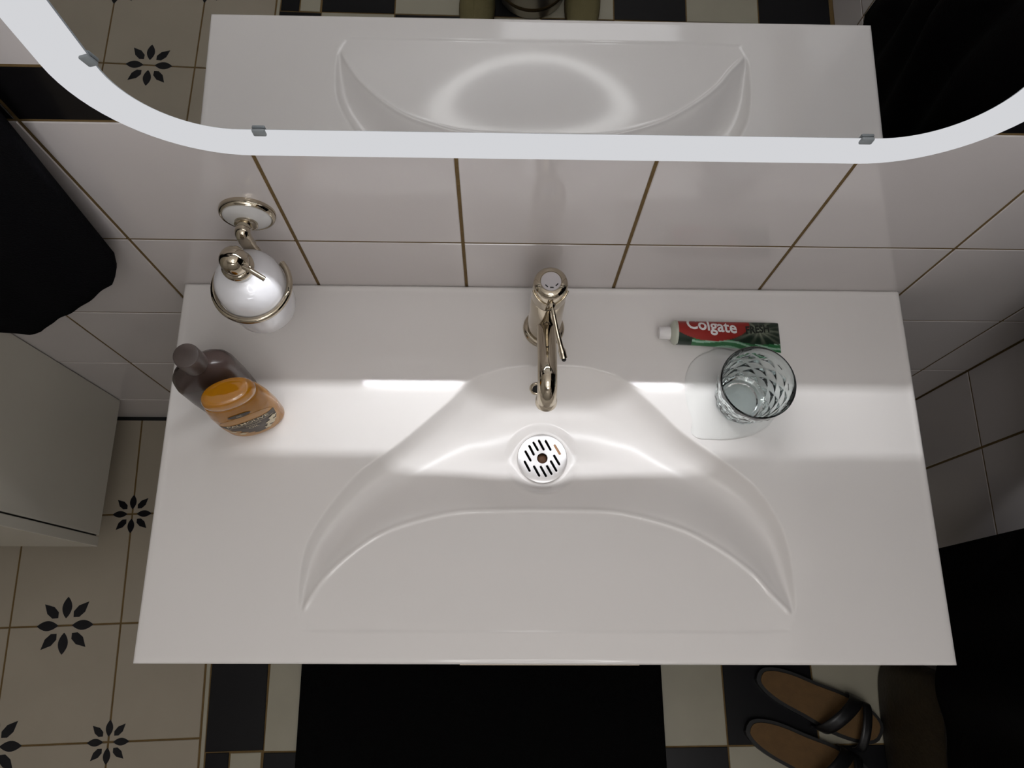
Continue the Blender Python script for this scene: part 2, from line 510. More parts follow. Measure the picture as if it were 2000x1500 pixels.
def seg_dist(X, Y, poly, near=None):
    d = np.full(X.shape, 1e9)
    for a, b in zip(poly[:-1], poly[1:]):
        ab = b - a; L2 = ab @ ab + 1e-12
        t = np.clip(((X - a[0]) * ab[0] + (Y - a[1]) * ab[1]) / L2, 0, 1)
        dd = np.hypot(X - a[0] - t * ab[0], Y - a[1] - t * ab[1])
        if near is not None:
            m_ = dd < d
            near[0][m_] = (a[0] + t * ab[0])[m_]; near[1][m_] = (a[1] + t * ab[1])[m_]
        d = np.minimum(d, dd)
    return d
def inside(X, Y, poly):
    c = np.zeros(X.shape, bool); n = len(poly)
    for i in range(n):
        x0, y0 = poly[i]; x1, y1 = poly[(i + 1) % n]
        if abs(y1 - y0) < 1e-12: continue
        c ^= ((y0 > Y) != (y1 > Y)) & (X < (x1 - x0) * (Y - y0) / (y1 - y0) + x0)
    return c

gx = np.unique(np.concatenate([np.linspace(BX0 + 0.004, 0.19, 40), np.linspace(0.19, 0.825, 500), np.linspace(0.825, BX1 - 0.004, 40)]))
gy = np.unique(np.concatenate([np.linspace(-BD + 0.003, -0.455, 8), np.linspace(-0.455, -0.100, 280), np.linspace(-0.100, -0.0005, 34)]))
GX, GY = np.meshgrid(gx, gy)
inn = inside(GX, GY, outline)
d1 = seg_dist(GX, GY, bell)
NB = [np.zeros_like(GX), np.zeros_like(GX)]
d2 = seg_dist(GX, GY, brow, NB)
bowl_poly = np.vstack([bell, brow[::-1]])
in_bowl = inside(GX, GY, bowl_poly)
slope0, slope1 = math.tan(math.radians(3.2)), math.tan(math.radians(7.6))
def ramp(X, Y):
    """gently dished slope in front of the bowl"""
    q = np.clip(Y + 0.4470, 0, 1)
    return 0.11 * (X - 0.505) ** 2 * np.clip(q / 0.147, 0, 1) - 0.0009 - (slope0 * q + 0.5 * (slope1 - slope0) * q * q / 0.147)
zr = ramp(GX, GY)
zbrow = ramp(NB[0], NB[1])
T_ = d1 / (d1 + d2 + 1e-6)
DB = 0.040 * np.minimum(1.0, (d1 + d2) / 0.150)
EX = 1.05 + 0.95 * np.clip((np.abs(GX - DR[0]) - 0.05) / 0.12, 0, 1)
SB = 1 - T_
zbowl = zbrow * (1 - SB ** 3) - DB * (2.63 + 0.35 * (EX - 1.25) / 0.75) * SB ** EX * (1 - SB ** 3)
edge = -0.05 * (1 - np.exp(-d1 / 0.006))
Z = np.where(in_bowl, zbowl, np.maximum(zr, edge))
BEAD = 0.0018 * np.exp(-(d2 / 0.0024) ** 2) * np.clip((d1 - 0.002) / 0.006, 0, 1)     # fine bead along the brow
# gentle fall to the drain, flat right under it
rd = np.hypot(GX - DR[0], GY - DR[1])
Z = np.where(inn, np.minimum(Z, 0.0), 0.0)
Zb = Z.copy()
ker = np.array([1, 4, 6, 4, 1]) / 16.0
def blur(A):
    A = np.pad(A, 2, 'edge')
    A = sum(ker[q] * A[:, q:A.shape[1] - 4 + q] for q in range(5))
    return sum(ker[q] * A[q:A.shape[0] - 4 + q, :] for q in range(5))
Zs = Z.copy()
for _ in range(70): Zs = blur(Zs)
wgt = np.clip((np.minimum(d1, d2 * 1.3) - 0.003) / 0.030, 0, 1); wgt = np.where(in_bowl, wgt * wgt * (3 - 2 * wgt), 0)
Z = Z * (1 - wgt) + Zs * wgt
Z = blur(Z + BEAD)
ZDR = float(Z[np.argmin(abs(gy - DR[1])), np.argmin(abs(gx - DR[0]))])
flat = np.clip((0.052 - rd) / 0.016, 0, 1); flat = flat * flat * (3 - 2 * flat)
Z = Z * (1 - flat) + ZDR * flat
# low raised rim at the sides and back
ed = np.minimum(np.minimum(GX - BX0, BX1 - GX), -GY * 1.2)
rim = 0.0013 * np.exp(-((ed - 0.004) / 0.0035) ** 2) * np.clip((GY + 0.40) / 0.1, 0, 1)
Z = Z + rim

def basin_z(x, y):
    i = int(np.clip(np.searchsorted(gx, x) - 1, 0, len(gx) - 2)); j = int(np.clip(np.searchsorted(gy, y) - 1, 0, len(gy) - 2))
    u = (x - gx[i]) / (gx[i + 1] - gx[i]); v = (y - gy[j]) / (gy[j + 1] - gy[j])
    return float(Z[j, i] * (1 - u) * (1 - v) + Z[j, i + 1] * u * (1 - v) + Z[j + 1, i] * (1 - u) * v + Z[j + 1, i + 1] * u * v)

nx, ny = len(gx), len(gy)
ox, oy = BX0, -0.0
OR = Vector((0.5, -0.24, 0.0))
V = [(GX[j, i] - OR.x, GY[j, i] - OR.y, Z[j, i]) for j in range(ny) for i in range(nx)]
F = []
for j in range(ny - 1):
    for i in range(nx - 1):
        # opening for the waste
        cxm, cym = (gx[i] + gx[i + 1]) / 2, (gy[j] + gy[j + 1]) / 2
        if math.hypot(cxm - DR[0], cym - DR[1]) < 0.026: continue
        F.append((j * nx + i, j * nx + i + 1, (j + 1) * nx + i + 1, (j + 1) * nx + i))
loop = [i for i in range(nx)] + [j * nx + nx - 1 for j in range(1, ny)] + [(ny - 1) * nx + i for i in range(nx - 2, -1, -1)] + [j * nx for j in range(ny - 2, 0, -1)]
def ring_at(grow, z):
    r = []
    for q in loop:
        x, y, _ = V[q]
        gxx = min(max(x + OR.x, BX0 + 0.004), BX1 - 0.004)
        nx_ = -1 if abs(x + OR.x - gx[0]) < 1e-6 else (1 if abs(x + OR.x - gx[-1]) < 1e-6 else 0)
        ny_ = -1 if abs(y + OR.y - gy[0]) < 1e-6 else 0
        V.append((x + nx_ * 0.004 * grow, y + ny_ * 0.003 * grow, z)); r.append(len(V) - 1)
    return r
prev = loop
for grow, zz in ((0.7, -0.0008), (1.0, -0.0035), (1.0, -0.021), (0.7, -0.0235)):
    r = ring_at(grow, zz)
    for a in range(len(loop)):
        b = (a + 1) % len(loop)
        F.append((prev[b], prev[a], r[a], r[b]))
    prev = r
basin = bpy.data.objects.new('washbasin', None); basin.location = OR; basin.empty_display_size = 0.05; COL.objects.link(basin)
tag(basin, 'wide white countertop washbasin with a bell-shaped bowl, fixed to the tiled wall', 'washbasin')
bt = from_py('basin_top', V, F, 'counter', basin, True)
_w = np.zeros(len(V), np.float32); _w[:nx * ny] = wgt.ravel()
bt.data.attributes.new('wear', 'FLOAT', 'POINT').data.foreach_set('value', _w)
# drain strainer: slotted disc
SR = 0.0335
dm = lathe([(0.0, 0.0020), (SR - 0.004, 0.0018), (SR - 0.001, 0.0010), (SR, -0.0006), (SR - 0.003, -0.0022), (0.0, -0.0022)], 64)
bmesh.ops.recalc_face_normals(dm, faces=dm.faces)
dme = bpy.data.meshes.new('strainer'); dm.to_mesh(dme); dm.free()
slots = [((610, 460), (710, 660)), ((700, 385), (800, 560)), ((820, 340), (925, 545)), ((965, 345), (1075, 550)), ((1160, 440), (1275, 640)), ((525, 580), (640, 790)),
         ((510, 805), (620, 1015)), ((710, 910), (825, 1120)), ((855, 915), (970, 1125)), ((990, 900), (1090, 1080)), ((1075, 795), (1195, 1010)), ((1145, 670), (1260, 870))]
cut = bmesh.new()
def slot_poly(p, q, w):
    a = Vector(((p[0] - 893) / 545 * SR, -(p[1] - 735) / 545 * SR, 0)); b = Vector(((q[0] - 893) / 545 * SR, -(q[1] - 735) / 545 * SR, 0))
    d = (b - a).normalized(); a = a + d * w * 0.3; b = b - d * w * 0.3; th = math.atan2(d.y, d.x); pts = []
    for k in range(7): pts.append((b.x + w * math.cos(th - PI / 2 + PI * k / 6), b.y + w * math.sin(th - PI / 2 + PI * k / 6)))
    for k in range(7): pts.append((a.x + w * math.cos(th + PI / 2 + PI * k / 6), a.y + w * math.sin(th + PI / 2 + PI * k / 6)))
    return pts
for p, q in slots: prism_bm(slot_poly(p, q, 0.0016), -0.01, 0.01, cut)
prism_bm([(0.0071 * math.cos(2 * PI * k / 24), 0.0071 * math.sin(2 * PI * k / 24)) for k in range(24)], -0.01, 0.01, cut)
bmesh.ops.recalc_face_normals(cut, faces=cut.faces)
cme = bpy.data.meshes.new('cut'); cut.to_mesh(cme); cut.free()
to = bpy.data.objects.new('t', dme); tc_ = bpy.data.objects.new('c', cme); COL.objects.link(to); COL.objects.link(tc_)
bo = to.modifiers.new('b', 'BOOLEAN'); bo.operation = 'DIFFERENCE'; bo.object = tc_; bo.solver = 'EXACT'
bpy.context.view_layer.update()
sme = bpy.data.meshes.new_from_object(to.evaluated_get(bpy.context.evaluated_depsgraph_get()))
bpy.data.objects.remove(to); bpy.data.objects.remove(tc_)
sme.name = 'drain_strainer'; sme.materials.clear(); sme.materials.append(M['chrome_soft'])
st = link(bpy.data.objects.new('drain_strainer', sme), basin)
st.location = (DR[0] - OR.x, DR[1] - OR.y, ZDR + 0.0018); st['label'] = 'round slotted metal drain strainer'
smooth_angle(st, 30)
cup = from_bm('waste_pipe', lathe([(0.0262, -0.0005), (0.0262, -0.02), (0.020, -0.03), (0.0, -0.03)], 40), 'dark', basin, True)
cup.location = (DR[0] - OR.x, DR[1] - OR.y, ZDR); cup['label'] = 'dark drain pipe under the strainer'
sc = from_bm('strainer_screw', lathe([(0.0, -0.0035), (0.0035, -0.0028), (0.0045, -0.004), (0.0069, -0.0042), (0.0069, -0.008), (0, -0.008)], 20), 'rust', st, True)
sc['label'] = 'rusty brown centre screw'
sp = from_bm('slot_plug', prism_bm(slot_poly(*slots[4], 0.0015), -0.002, 0.0012), 'tan', st); sp['label'] = 'tan residue filling one slot'
# overflow ring on the back slope of the bowl
oxp, oyp = 0.4960, -0.1345
e_ = 0.003
nrm = Vector((-(basin_z(oxp + e_, oyp) - basin_z(oxp - e_, oyp)) / (2 * e_), -(basin_z(oxp, oyp + e_) - basin_z(oxp, oyp - e_)) / (2 * e_), 1)).normalized()
ofr = from_bm('overflow_ring', lathe([(0.0060, 0.0016), (0.0078, 0.0026), (0.0096, 0.0018), (0.0104, -0.002), (0.0060, -0.002), (0.0060, 0.0016)], 32), 'chrome', basin, True)
ofr.location = Vector((oxp, oyp, basin_z(oxp, oyp))) - OR; ofr.rotation_euler = nrm.to_track_quat('Z', 'Y').to_euler(); ofr['label'] = 'chrome overflow ring'
ofh = from_bm('overflow_hole', lathe([(0.0, 0.0006), (0.0062, 0.0006), (0.0062, -0.001), (0, -0.001)], 24), 'dark', ofr)

# vanity cabinet that carries the basin (only its front edge shows under the counter)
van = thing('vanity_cabinet', (0.5, -0.24, -0.40), 'white wall-hung vanity cabinet under the washbasin countertop', 'cabinet')
bm = box_bm(-0.455, -0.437, -0.225, 0.2380, 0.0, 0.3762, 0.001)
box_bm(0.457, 0.475, -0.225, 0.2380, 0.0, 0.3762, 0.001, 2, bm)
box_bm(-0.437, 0.457, 0.230, 0.2380, 0.0, 0.3762, 0.001, 2, bm)
box_bm(-0.437, 0.457, -0.225, -0.210, 0.0, 0.3762, 0.001, 2, bm)
box_bm(-0.437, 0.457, -0.210, 0.230, 0.0, 0.016, 0.001, 2, bm)
from_bm('carcass', bm, 'white_lacquer', van)
for k, (z0, z1) in enumerate(((0.004, 0.184), (0.188, 0.372))):
    dr = from_bm('drawer', box_bm(-0.453, 0.473, -0.2445, -0.2265, z0, z1, 0.002), 'white_lacquer', van)
    from_bm('handle', box_bm(-0.10, 0.12, -0.2460, -0.2445, z1 - 0.02, z1 - 0.012), 'chrome', dr)

# ------------------------------------------------------------------ mixer tap
tap = thing('mixer_tap', (0.5040, -0.0605, 0.0), 'chrome single-lever mixer tap standing behind the bowl of the washbasin', 'tap')
smooth_angle(from_bm('base_flange', lathe([(0, 0.0), (0.0272, 0.0), (0.0276, 0.003), (0.0268, 0.0055), (0.0245, 0.0075), (0.0225, 0.008), (0.0, 0.008)], 56), 'chrome', tap))
smooth_angle(from_bm('body', lathe([(0.0, 0.007), (0.0222, 0.007), (0.0218, 0.03), (0.0212, 0.075), (0.0208, 0.108), (0.0202, 0.1095), (0.0, 0.1095)], 64), 'chrome', tap))
smooth_angle(from_bm('groove', lathe([(0.0, 0.109), (0.0194, 0.109), (0.0194, 0.1118), (0.0, 0.1118)], 48), 'dark', tap))
head = smooth_angle(from_bm('mixer_head', lathe([(0.0, 0.1115), (0.0208, 0.1115), (0.0210, 0.118), (0.0208, 0.135), (0.0204, 0.143), (0.0192, 0.1475), (0.0165, 0.1500), (0.0128, 0.1508), (0.0124, 0.1500), (0.0, 0.1500)], 64), 'chrome', tap), 50)
lip = smooth_angle(from_bm('collar', tube([(0.0214 * math.sin(a), -0.0214 * math.cos(a), 0.1285 + 0.012 * abs(math.sin(a)) ** 1.5) for a in np.linspace(-1.25, 1.25, 25)], 0.0013, 8), 'chrome', tap), 60)
disc = from_bm('cap_disc', lathe([(0.0, 0.1514), (0.0112, 0.1512), (0.0118, 0.1505), (0.0118, 0.1495), (0.0, 0.1495)], 40), 'cap_grey', tap); disc['label'] = 'pale lilac cap disc'
smooth_angle(disc)
for a in (-0.80, 0.0, 0.85):
    c = Vector((0.0082 * math.sin(a + 0.1), -0.0082 * math.cos(a + 0.1), 0.1514))
    mk = from_bm('temperature_mark', box_bm(-0.0021, 0.0021, -0.00065, 0.00065, 0, 0.0002), 'dark', disc); mk.location = c; mk.rotation_euler = (0, 0, a)
# spout
sp_path = spline([(0, -0.010, 0.052), (0, -0.030, 0.058), (0, -0.060, 0.0655), (0, -0.083, 0.0685), (0, -0.098, 0.0655), (0, -0.1075, 0.0570), (0, -0.1115, 0.045)], 7)
sp_r = [0.0122] * len(sp_path)
smooth_angle(from_bm('spout', tube(sp_path, sp_r, 36), 'chrome', tap), 60)
ae = smooth_angle(from_bm('aerator', lathe([(0.0, 0.010), (0.0126, 0.010), (0.0138, 0.006), (0.0138, 0.0), (0.0112, -0.001), (0.0, -0.0005)], 40), 'chrome', tap))
ae.location = (0, -0.1122, 0.036); ae.rotation_euler = (-0.22, 0, 0)
# lever
lv = smooth_angle(from_bm('lever', tube(spline([(0.0015, -0.019, 0.1290), (0.0040, -0.030, 0.1270), (0.0095, -0.052, 0.1160), (0.0150, -0.069, 0.1060), (0.0172, -0.0765, 0.1015)], 4),
                  [0.0026] * 4 + [0.0027] * 4 + [0.0032] * 4 + [0.0044] * 4 + [0.0047], 18), 'chrome', tap), 60)
lk = smooth_angle(from_bm('lever_hub', lathe([(0, -0.006), (0.0052, -0.005), (0.0060, 0.0), (0.0045, 0.004), (0.0, 0.005)], 24), 'chrome', tap)); lk.location = (0.0012, -0.0205, 0.1288); lk.rotation_euler = (PI / 2, 0, 0)
smooth_angle(from_bm('lever_tip', lathe([(0, 0.0), (0.0028, 0.0), (0.0028, 0.001), (0, 0.001)], 16), 'dark', lv)).location = (0.0176, -0.0782, 0.1005)

# ------------------------------------------------------------------ soap dispenser on its wall holder
hold = thing('dispenser_holder', (0.1625, 0.0, 0.158), 'chrome ring holder with white porcelain wall plate screwed to the back wall', 'holder')
def disc_y(prof, name, m, parent, loc, seg=56):
    o = smooth_angle(from_bm(name, lathe(prof, seg), m, parent)); o.rotation_euler = (PI / 2, 0, 0); o.location = loc; return o
disc_y([(0.0, 0.0), (0.0308, 0.0), (0.0312, 0.004), (0.0300, 0.0072), (0.0282, 0.0085), (0.0268, 0.0072), (0.0, 0.0072)], 'wall_rosette', 'chrome', hold, (0.0, 0.0, 0.037))
disc_y([(0.0270, 0.006), (0.0262, 0.0085), (0.0200, 0.0125), (0.0110, 0.0150), (0.0, 0.0155)], 'porcelain_disc', 'porcelain', hold, (0, 0, 0.037))['label'] = 'white porcelain disc'
disc_y([(0.0, 0.013), (0.0128, 0.0135), (0.0128, 0.0175), (0.0090, 0.0200), (0.0, 0.0200)], 'stem_collar', 'chrome', hold, (0, 0, 0.037))
smooth_angle(from_bm('bracket', tube(spline([(0, -0.017, 0.037), (0, -0.030, 0.046), (0, -0.033, 0.034), (0, -0.0325, 0.022)], 5), 0.0083, 20), 'chrome', hold), 60)
disc_y([(0.0, 0.0), (0.0042, 0.0), (0.0040, 0.0022), (0.0, 0.003)], 'set_screw', 'chrome', hold, (-0.002, -0.037, 0.035), 20)
smooth_angle(from_bm('stem', tube(spline([(0, -0.0315, 0.020), (0.002, -0.0315, 0.010), (0.003, -0.0312, 0.0)], 4), 0.0052, 16), 'chrome', hold), 60)
RC = Vector((0.0012, -0.0738, 0.0))
arc = [(RC.x + 0.0425 * math.cos(a), RC.y + 0.0425 * math.sin(a), 0.0) for a in np.linspace(math.radians(42), math.radians(-272), 72)]
smooth_angle(from_bm('ring', tube(arc, 0.0036, 14, flat=(1.0, 1.25)), 'chrome', hold), 60)
sd = thing('soap_dispenser', (0.1637, -0.0738, 0.094), 'milky white glass soap dispenser with chrome pump, sitting in the wall holder ring', 'dispenser')
smooth_angle(from_bm('bottle', lathe([(0, 0.0), (0.030, 0.0), (0.0345, 0.003), (0.0370, 0.010), (0.0382, 0.030), (0.0383, 0.072), (0.0370, 0.082), (0.0325, 0.0915), (0.0240, 0.0985), (0.0165, 0.1015), (0.0125, 0.104), (0.0118, 0.108), (0.0, 0.108)], 72), 'milk', sd), 50)
nk = smooth_angle(from_bm('neck', lathe([(0, 0.100), (0.0142, 0.100), (0.0138, 0.114), (0.0, 0.114)], 40), 'porcelain', sd)); nk['label'] = 'white neck collar'
pump = smooth_angle(from_bm('pump_head', lathe([(0, 0.113), (0.0172, 0.113), (0.0174, 0.117), (0.0160, 0.1195), (0.0148, 0.1205), (0.0150, 0.124), (0.0150, 0.129), (0.0138, 0.136), (0.0100, 0.1415), (0.0050, 0.1440), (0, 0.1445)], 48), 'chrome', sd), 50)
nz = smooth_angle(from_bm('nozzle', tube([(0.008, -0.006, 0.131), (0.020, -0.0125, 0.130), (0.0335, -0.0200, 0.126)], [0.0030, 0.0029, 0.0027], 16), 'chrome', pump), 60)

# ------------------------------------------------------------------ brown bottle
bb = thing('shampoo_bottle', (0.1000, -0.1580, 0.0), 'dark brown plastic bottle with round cap, standing behind the amber bottle', 'bottle', rz=math.radians(30))
S = []
for zz, a, b in ((0.0, 0.034, 0.0165), (0.003, 0.0365, 0.0190), (0.05, 0.0375, 0.0198), (0.095, 0.0370, 0.0195), (0.108, 0.0350, 0.0185), (0.118, 0.0290, 0.0165), (0.1250, 0.0190, 0.0138), (0.129, 0.0135, 0.0125), (0.132, 0.0120, 0.0118)):
    S.append(superellipse(a, b, zz, 56, 2.6 if zz < 0.12 else 2.1))
smooth_angle(from_bm('body', loft(S), 'brown_plastic', bb), 40)
smooth_angle(from_bm('cap', lathe([(0, 0.130), (0.0145, 0.130), (0.0148, 0.133), (0.0148, 0.1560), (0.0140, 0.1585), (0.0128, 0.1592), (0, 0.1592)], 48), 'brown_cap', bb), 40)
# ------------------------------------------------------------------ amber bottle
ab = thing('shower_gel_bottle', (0.1375, -0.1905, 0.0), 'translucent amber bottle with dark printed label, in front of the brown bottle', 'bottle', rz=math.radians(21))
def ab_dims(zz):
    zs = [0.0, 0.003, 0.010, 0.045, 0.080, 0.100, 0.112]
    A = [0.0320, 0.0350, 0.0368, 0.0380, 0.0368, 0.0345, 0.0318]
    Bq = [0.0150, 0.0178, 0.0192, 0.0200, 0.0196, 0.0184, 0.0172]
    return float(np.interp(zz, zs, A)), float(np.interp(zz, zs, Bq))
S = []
for zz in list(np.linspace(0, 0.112, 40)):
    a, b = ab_dims(zz); S.append(superellipse(a, b, zz, 64, 2.2))
S += [superellipse(0.0300, 0.0162, 0.1150, 64, 2.2)]
smooth_angle(from_bm('body', loft(S), 'amber', ab), 40)
S = [superellipse(a, b, zz, 64, 2.2) for zz, a, b in ((0.1135, 0.0296, 0.0160), (0.1155, 0.0312, 0.0168), (0.121, 0.0308, 0.0166), (0.1265, 0.0285, 0.0155), (0.1290, 0.0262, 0.0143), (0.1296, 0.0250, 0.0136), (0.1296, 0.0244, 0.0132), (0.1301, 0.0236, 0.0127), (0.1308, 0.0200, 0.0105), (0.1312, 0.0120, 0.0062), (0.1313, 0.004, 0.002))]
smooth_angle(from_bm('cap', loft(S), 'amber_cap', ab), 45)

def on_bottle(x, zz, off):
    """wrap a flat print coordinate (x along the front, z) onto the bottle's front"""
    a, b = ab_dims(zz)
    t = np.clip(x / a, -0.97, 0.97)
    e = 2.2
    y = -b * (1 - abs(t) ** e) ** (1 / e)
    nx_, ny_ = (abs(t) ** (e - 1)) * math.copysign(1, t) / a, -((abs(y) / b) ** (e - 1)) / b
    n = math.hypot(nx_, ny_) + 1e-9
    return Vector((a * t + off * nx_ / n, y + off * ny_ / n, zz))
def wrap_poly(name, poly, m, off, parent, n=1):
    bm = bmesh.new()
    vs = [bm.verts.new((p[0], p[1], 0)) for p in poly]; bm.faces.new(vs)
    bmesh.ops.triangulate(bm, faces=bm.faces)
    for _ in range(4):
        long_e = [e for e in bm.edges if e.calc_length() > 0.004]
        if not long_e: break
        bmesh.ops.subdivide_edges(bm, edges=long_e, cuts=1); bmesh.ops.triangulate(bm, faces=bm.faces)
    for v in bm.verts: v.co = on_bottle(v.co.x, v.co.y, off)
    return from_bm(name, bm, m, parent, True)
# pale label ground, dark shape, oval badge
wrap_poly('label_ground', [(0.0335 * math.copysign(abs(math.cos(t)) ** 0.75, math.cos(t)), 0.046 + 0.040 * math.copysign(abs(math.sin(t)) ** 0.8, math.sin(t))) for t in np.linspace(0, 2 * PI, 40, endpoint=False)], 'amber_label', 0.0003, ab)
top_edge = [(-0.0325 + 0.065 * t, 0.0610 + 0.0080 * math.sin(PI * t) - 0.002 * (1 - t)) for t in np.linspace(0, 1, 18)]
bot_edge = [(0.0325, 0.0560), (0.0310, 0.0400), (0.0240, 0.0260), (0.0130, 0.0185), (0.0020, 0.0170), (-0.0040, 0.0200), (-0.0020, 0.0240), (-0.0110, 0.0255), (-0.0080, 0.0290), (-0.0170, 0.0340), (-0.0140, 0.0385), (-0.0230, 0.0430), (-0.0290, 0.0520), (-0.0325, 0.0560)]
lab = wrap_poly('label', top_edge + bot_edge, 'label_dark', 0.0006, ab); lab['label'] = 'dark brown printed label'
wrap_poly('badge', [(0.0135 * math.cos(t) - 0.001, 0.0920 + 0.0052 * math.sin(t)) for t in np.linspace(0, 2 * PI, 28, endpoint=False)], 'label_dark', 0.0006, ab)['label'] = 'small dark oval badge'
def wrap_text(s, size, x0, zfun, m, off, parent, name, bold=0.0):
    bm = text_mesh(s, size, bold)
    for v in bm.verts:
        v.co = on_bottle(v.co.x + x0, zfun(v.co.x + x0) + v.co.y, off)
    return from_bm(name, bm, m, parent)
wrap_text('PALMOLIVE', 0.0098, 0.0, lambda x: 0.0580 + 0.0060 * math.cos(x / 0.0325 * PI / 2), 'cream', 0.0009, ab, 'lettering', 0.00012)
wrap_text('OIL', 0.0085, 0.002, lambda x: 0.0440, 'cream', 0.0009, ab, 'lettering')
wrap_text('MICELLAR', 0.0042, 0.004, lambda x: 0.0515, 'cream', 0.0009, ab, 'lettering')
wrap_text('OIL', 0.0045, -0.001, lambda x: 0.0920, 'cream', 0.0009, ab, 'lettering')
wrap_poly('label_line', [(-0.029 + 0.058 * t, 0.0520 + 0.0062 * math.sin(PI * t)) for t in np.linspace(0, 1, 14)] + [(0.029 - 0.058 * t, 0.0513 + 0.0062 * math.sin(PI * t)) for t in np.linspace(0, 1, 14)], 'cream', 0.0008, ab)
for cx_, cz_, sz in ((0.0215, 0.034, 0.0075), (0.026, 0.044, 0.0055), (0.0150, 0.0245, 0.0050), (-0.016, 0.0270, 0.0045), (-0.024, 0.038, 0.0042)):
    pts = []
    for q in range(20):
        t = 2 * PI * q / 20; r = sz * (0.62 + 0.38 * abs(math.cos(2.5 * t)))
        pts.append((cx_ + r * math.cos(t), cz_ + r * math.sin(t)))
    wrap_poly('blossom', pts, 'cream', 0.0010, ab)

# ------------------------------------------------------------------ toothpaste tube
TX0, TX1 = 0.6765, 0.8200
def tube_dims(u):
    hw = 0.0160 + 0.0052 * u ** 1.3              # half width
    hh = 0.0150 * (1 - u) ** 0.62 + 0.0010       # half height
    return hw, hh
def print_mat():
    m, N, L, b = new_mat('toothpaste_print')
    b.inputs['Roughness'].default_value = 0.3
    at = N.new('ShaderNodeAttribute'); at.attribute_name = 'print'; at.attribute_type = 'GEOMETRY'
    L.new(at.outputs['Color'], b.inputs['Base Color'])
    return m
M['print'] = print_mat()
tt = thing('toothpaste_tube', (TX0, -0.0705, 0.0), 'red and green toothpaste tube with white cap lying behind the glass tumbler', 'toothpaste')
NU, NV = 170, 88
def tube_pt(u, ang, off=0.0):
    hw, hh = tube_dims(u)
    y = -0.0003 + hw * math.cos(ang); zt = hh + hh * math.sin(ang)
    yc = -0.0 - 0.0002 * u
    return Vector((u * (TX1 - TX0) + off * 0, yc + y + off * math.cos(ang), zt + off * math.sin(ang)))
V = []; colr = []
def print_col(u, v):
    """u along the tube 0..1 from the cap, v across as seen from above: 1 = far edge, -1 = near edge"""
    red, dark, lime, mint = (0.30, 0.017, 0.012), (0.008, 0.022, 0.012), (0.03, 0.16, 0.055), (0.30, 0.48, 0.36)
    c = dark
    e = ((u - 0.30) / 0.41) ** 2 + ((v - 1.05) / 1.80) ** 2
    # sunburst behind the second word
    dx, dy = (u - 0.78) * 3.4, v - 0.28
    r = math.hypot(dx, dy); a = math.atan2(dy, dx)
    if u > 0.52:
        ray = max(0, math.sin(a * 13 + 0.6) * 0.6 + math.sin(a * 7) * 0.4) * max(0, 1 - r / 1.35)
        c = tuple(c[q] + (0.24, 0.25, 0.19)[q] * ray for q in range(3))
        if r < 0.55: c = tuple(c[q] + (0.16, 0.17, 0.13)[q] * (1 - r / 0.55) for q in range(3))
    wave = -0.55 + 0.16 * math.sin(u * 7.5 - 0.6) - 0.42 * (0.30 - min(u, 0.30)) * 3
    if v < wave:
        q1 = math.sin(v * 19 + math.sin(u * 9) * 3.0 + u * 9)
        c = lime if q1 < 0.25 else (mint if q1 > 0.45 else (0.07, 0.25, 0.11))
        if u < 0.14: c = dark
    if e < 1 and u < 0.70 - 0.0 * v: c = red
    return c
for i in range(NU + 1):
    u = i / NU
    for k_ in range(NV):
        ang = 2 * PI * k_ / NV
        V.append(tube_pt(u, ang)); colr.append((*print_col(u, math.cos(ang)), 1) if math.sin(ang) > -0.02 else (0.45, 0.47, 0.44, 1))
F = [(i * NV + k_, (i + 1) * NV + k_, (i + 1) * NV + (k_ + 1) % NV, i * NV + (k_ + 1) % NV) for i in range(NU) for k_ in range(NV)]
F.append(tuple(NU * NV + k_ for k_ in range(NV))); F.append(tuple(range(NV))[::-1])
body = from_py('body', V, F, 'print', tt, True)
ca = body.data.color_attributes.new('print', 'FLOAT_COLOR', 'POINT')
ca.data.foreach_set('color', np.array(colr, np.float32).ravel())
smooth_angle(body, 45)
sh = smooth_angle(from_bm('shoulder', lathe([(0, 0.0), (0.0085, 0.0), (0.0145, 0.003), (0.0163, 0.0055), (0.0163, 0.0085), (0, 0.0085)], 44), 'tube_end', tt)); sh.rotation_euler = (0, PI / 2, 0); sh.location = (-0.0070, 0, 0.0163); sh['label'] = 'cream shoulder'
cp = from_bm('cap', lathe([(0, 0.0), (0.0074, 0.0), (0.0080, 0.0008), (0.0088, 0.0150), (0.0, 0.0150)], 36), 'tube_white', tt); smooth_angle(cp); cp.rotation_euler = (0, PI / 2, 0); cp.location = (-0.0215, 0.0, 0.0150); cp['label'] = 'white screw cap'
def tube_text(s, size, u0, v0, m, name, bold, slope=0.0, sx=1.0):
    bm = text_mesh(s, size, bold)
    for v in bm.verts:
        x = v.co.x * sx; u = u0 + x / (TX1 - TX0); hw, hh = tube_dims(min(max(u, 0), 1))
        vv = min(max(v0 + (v.co.y + x * slope) / hw, -0.98), 0.985)
        ang = math.acos(vv)
        v.co = tube_pt(u, ang, 0.0004)
    o = from_bm(name, bm, m, tt); return o
tube_text('Colgate', 0.0235, 0.325, 0.42, 'tube_white', 'lettering', 0.00055, -0.05, 0.93)
tube_text('FRESH', 0.0150, 0.770, 0.34, 'tube_black', 'lettering', 0.0005, 0.16, 0.85)['label'] = 'dark lettering'

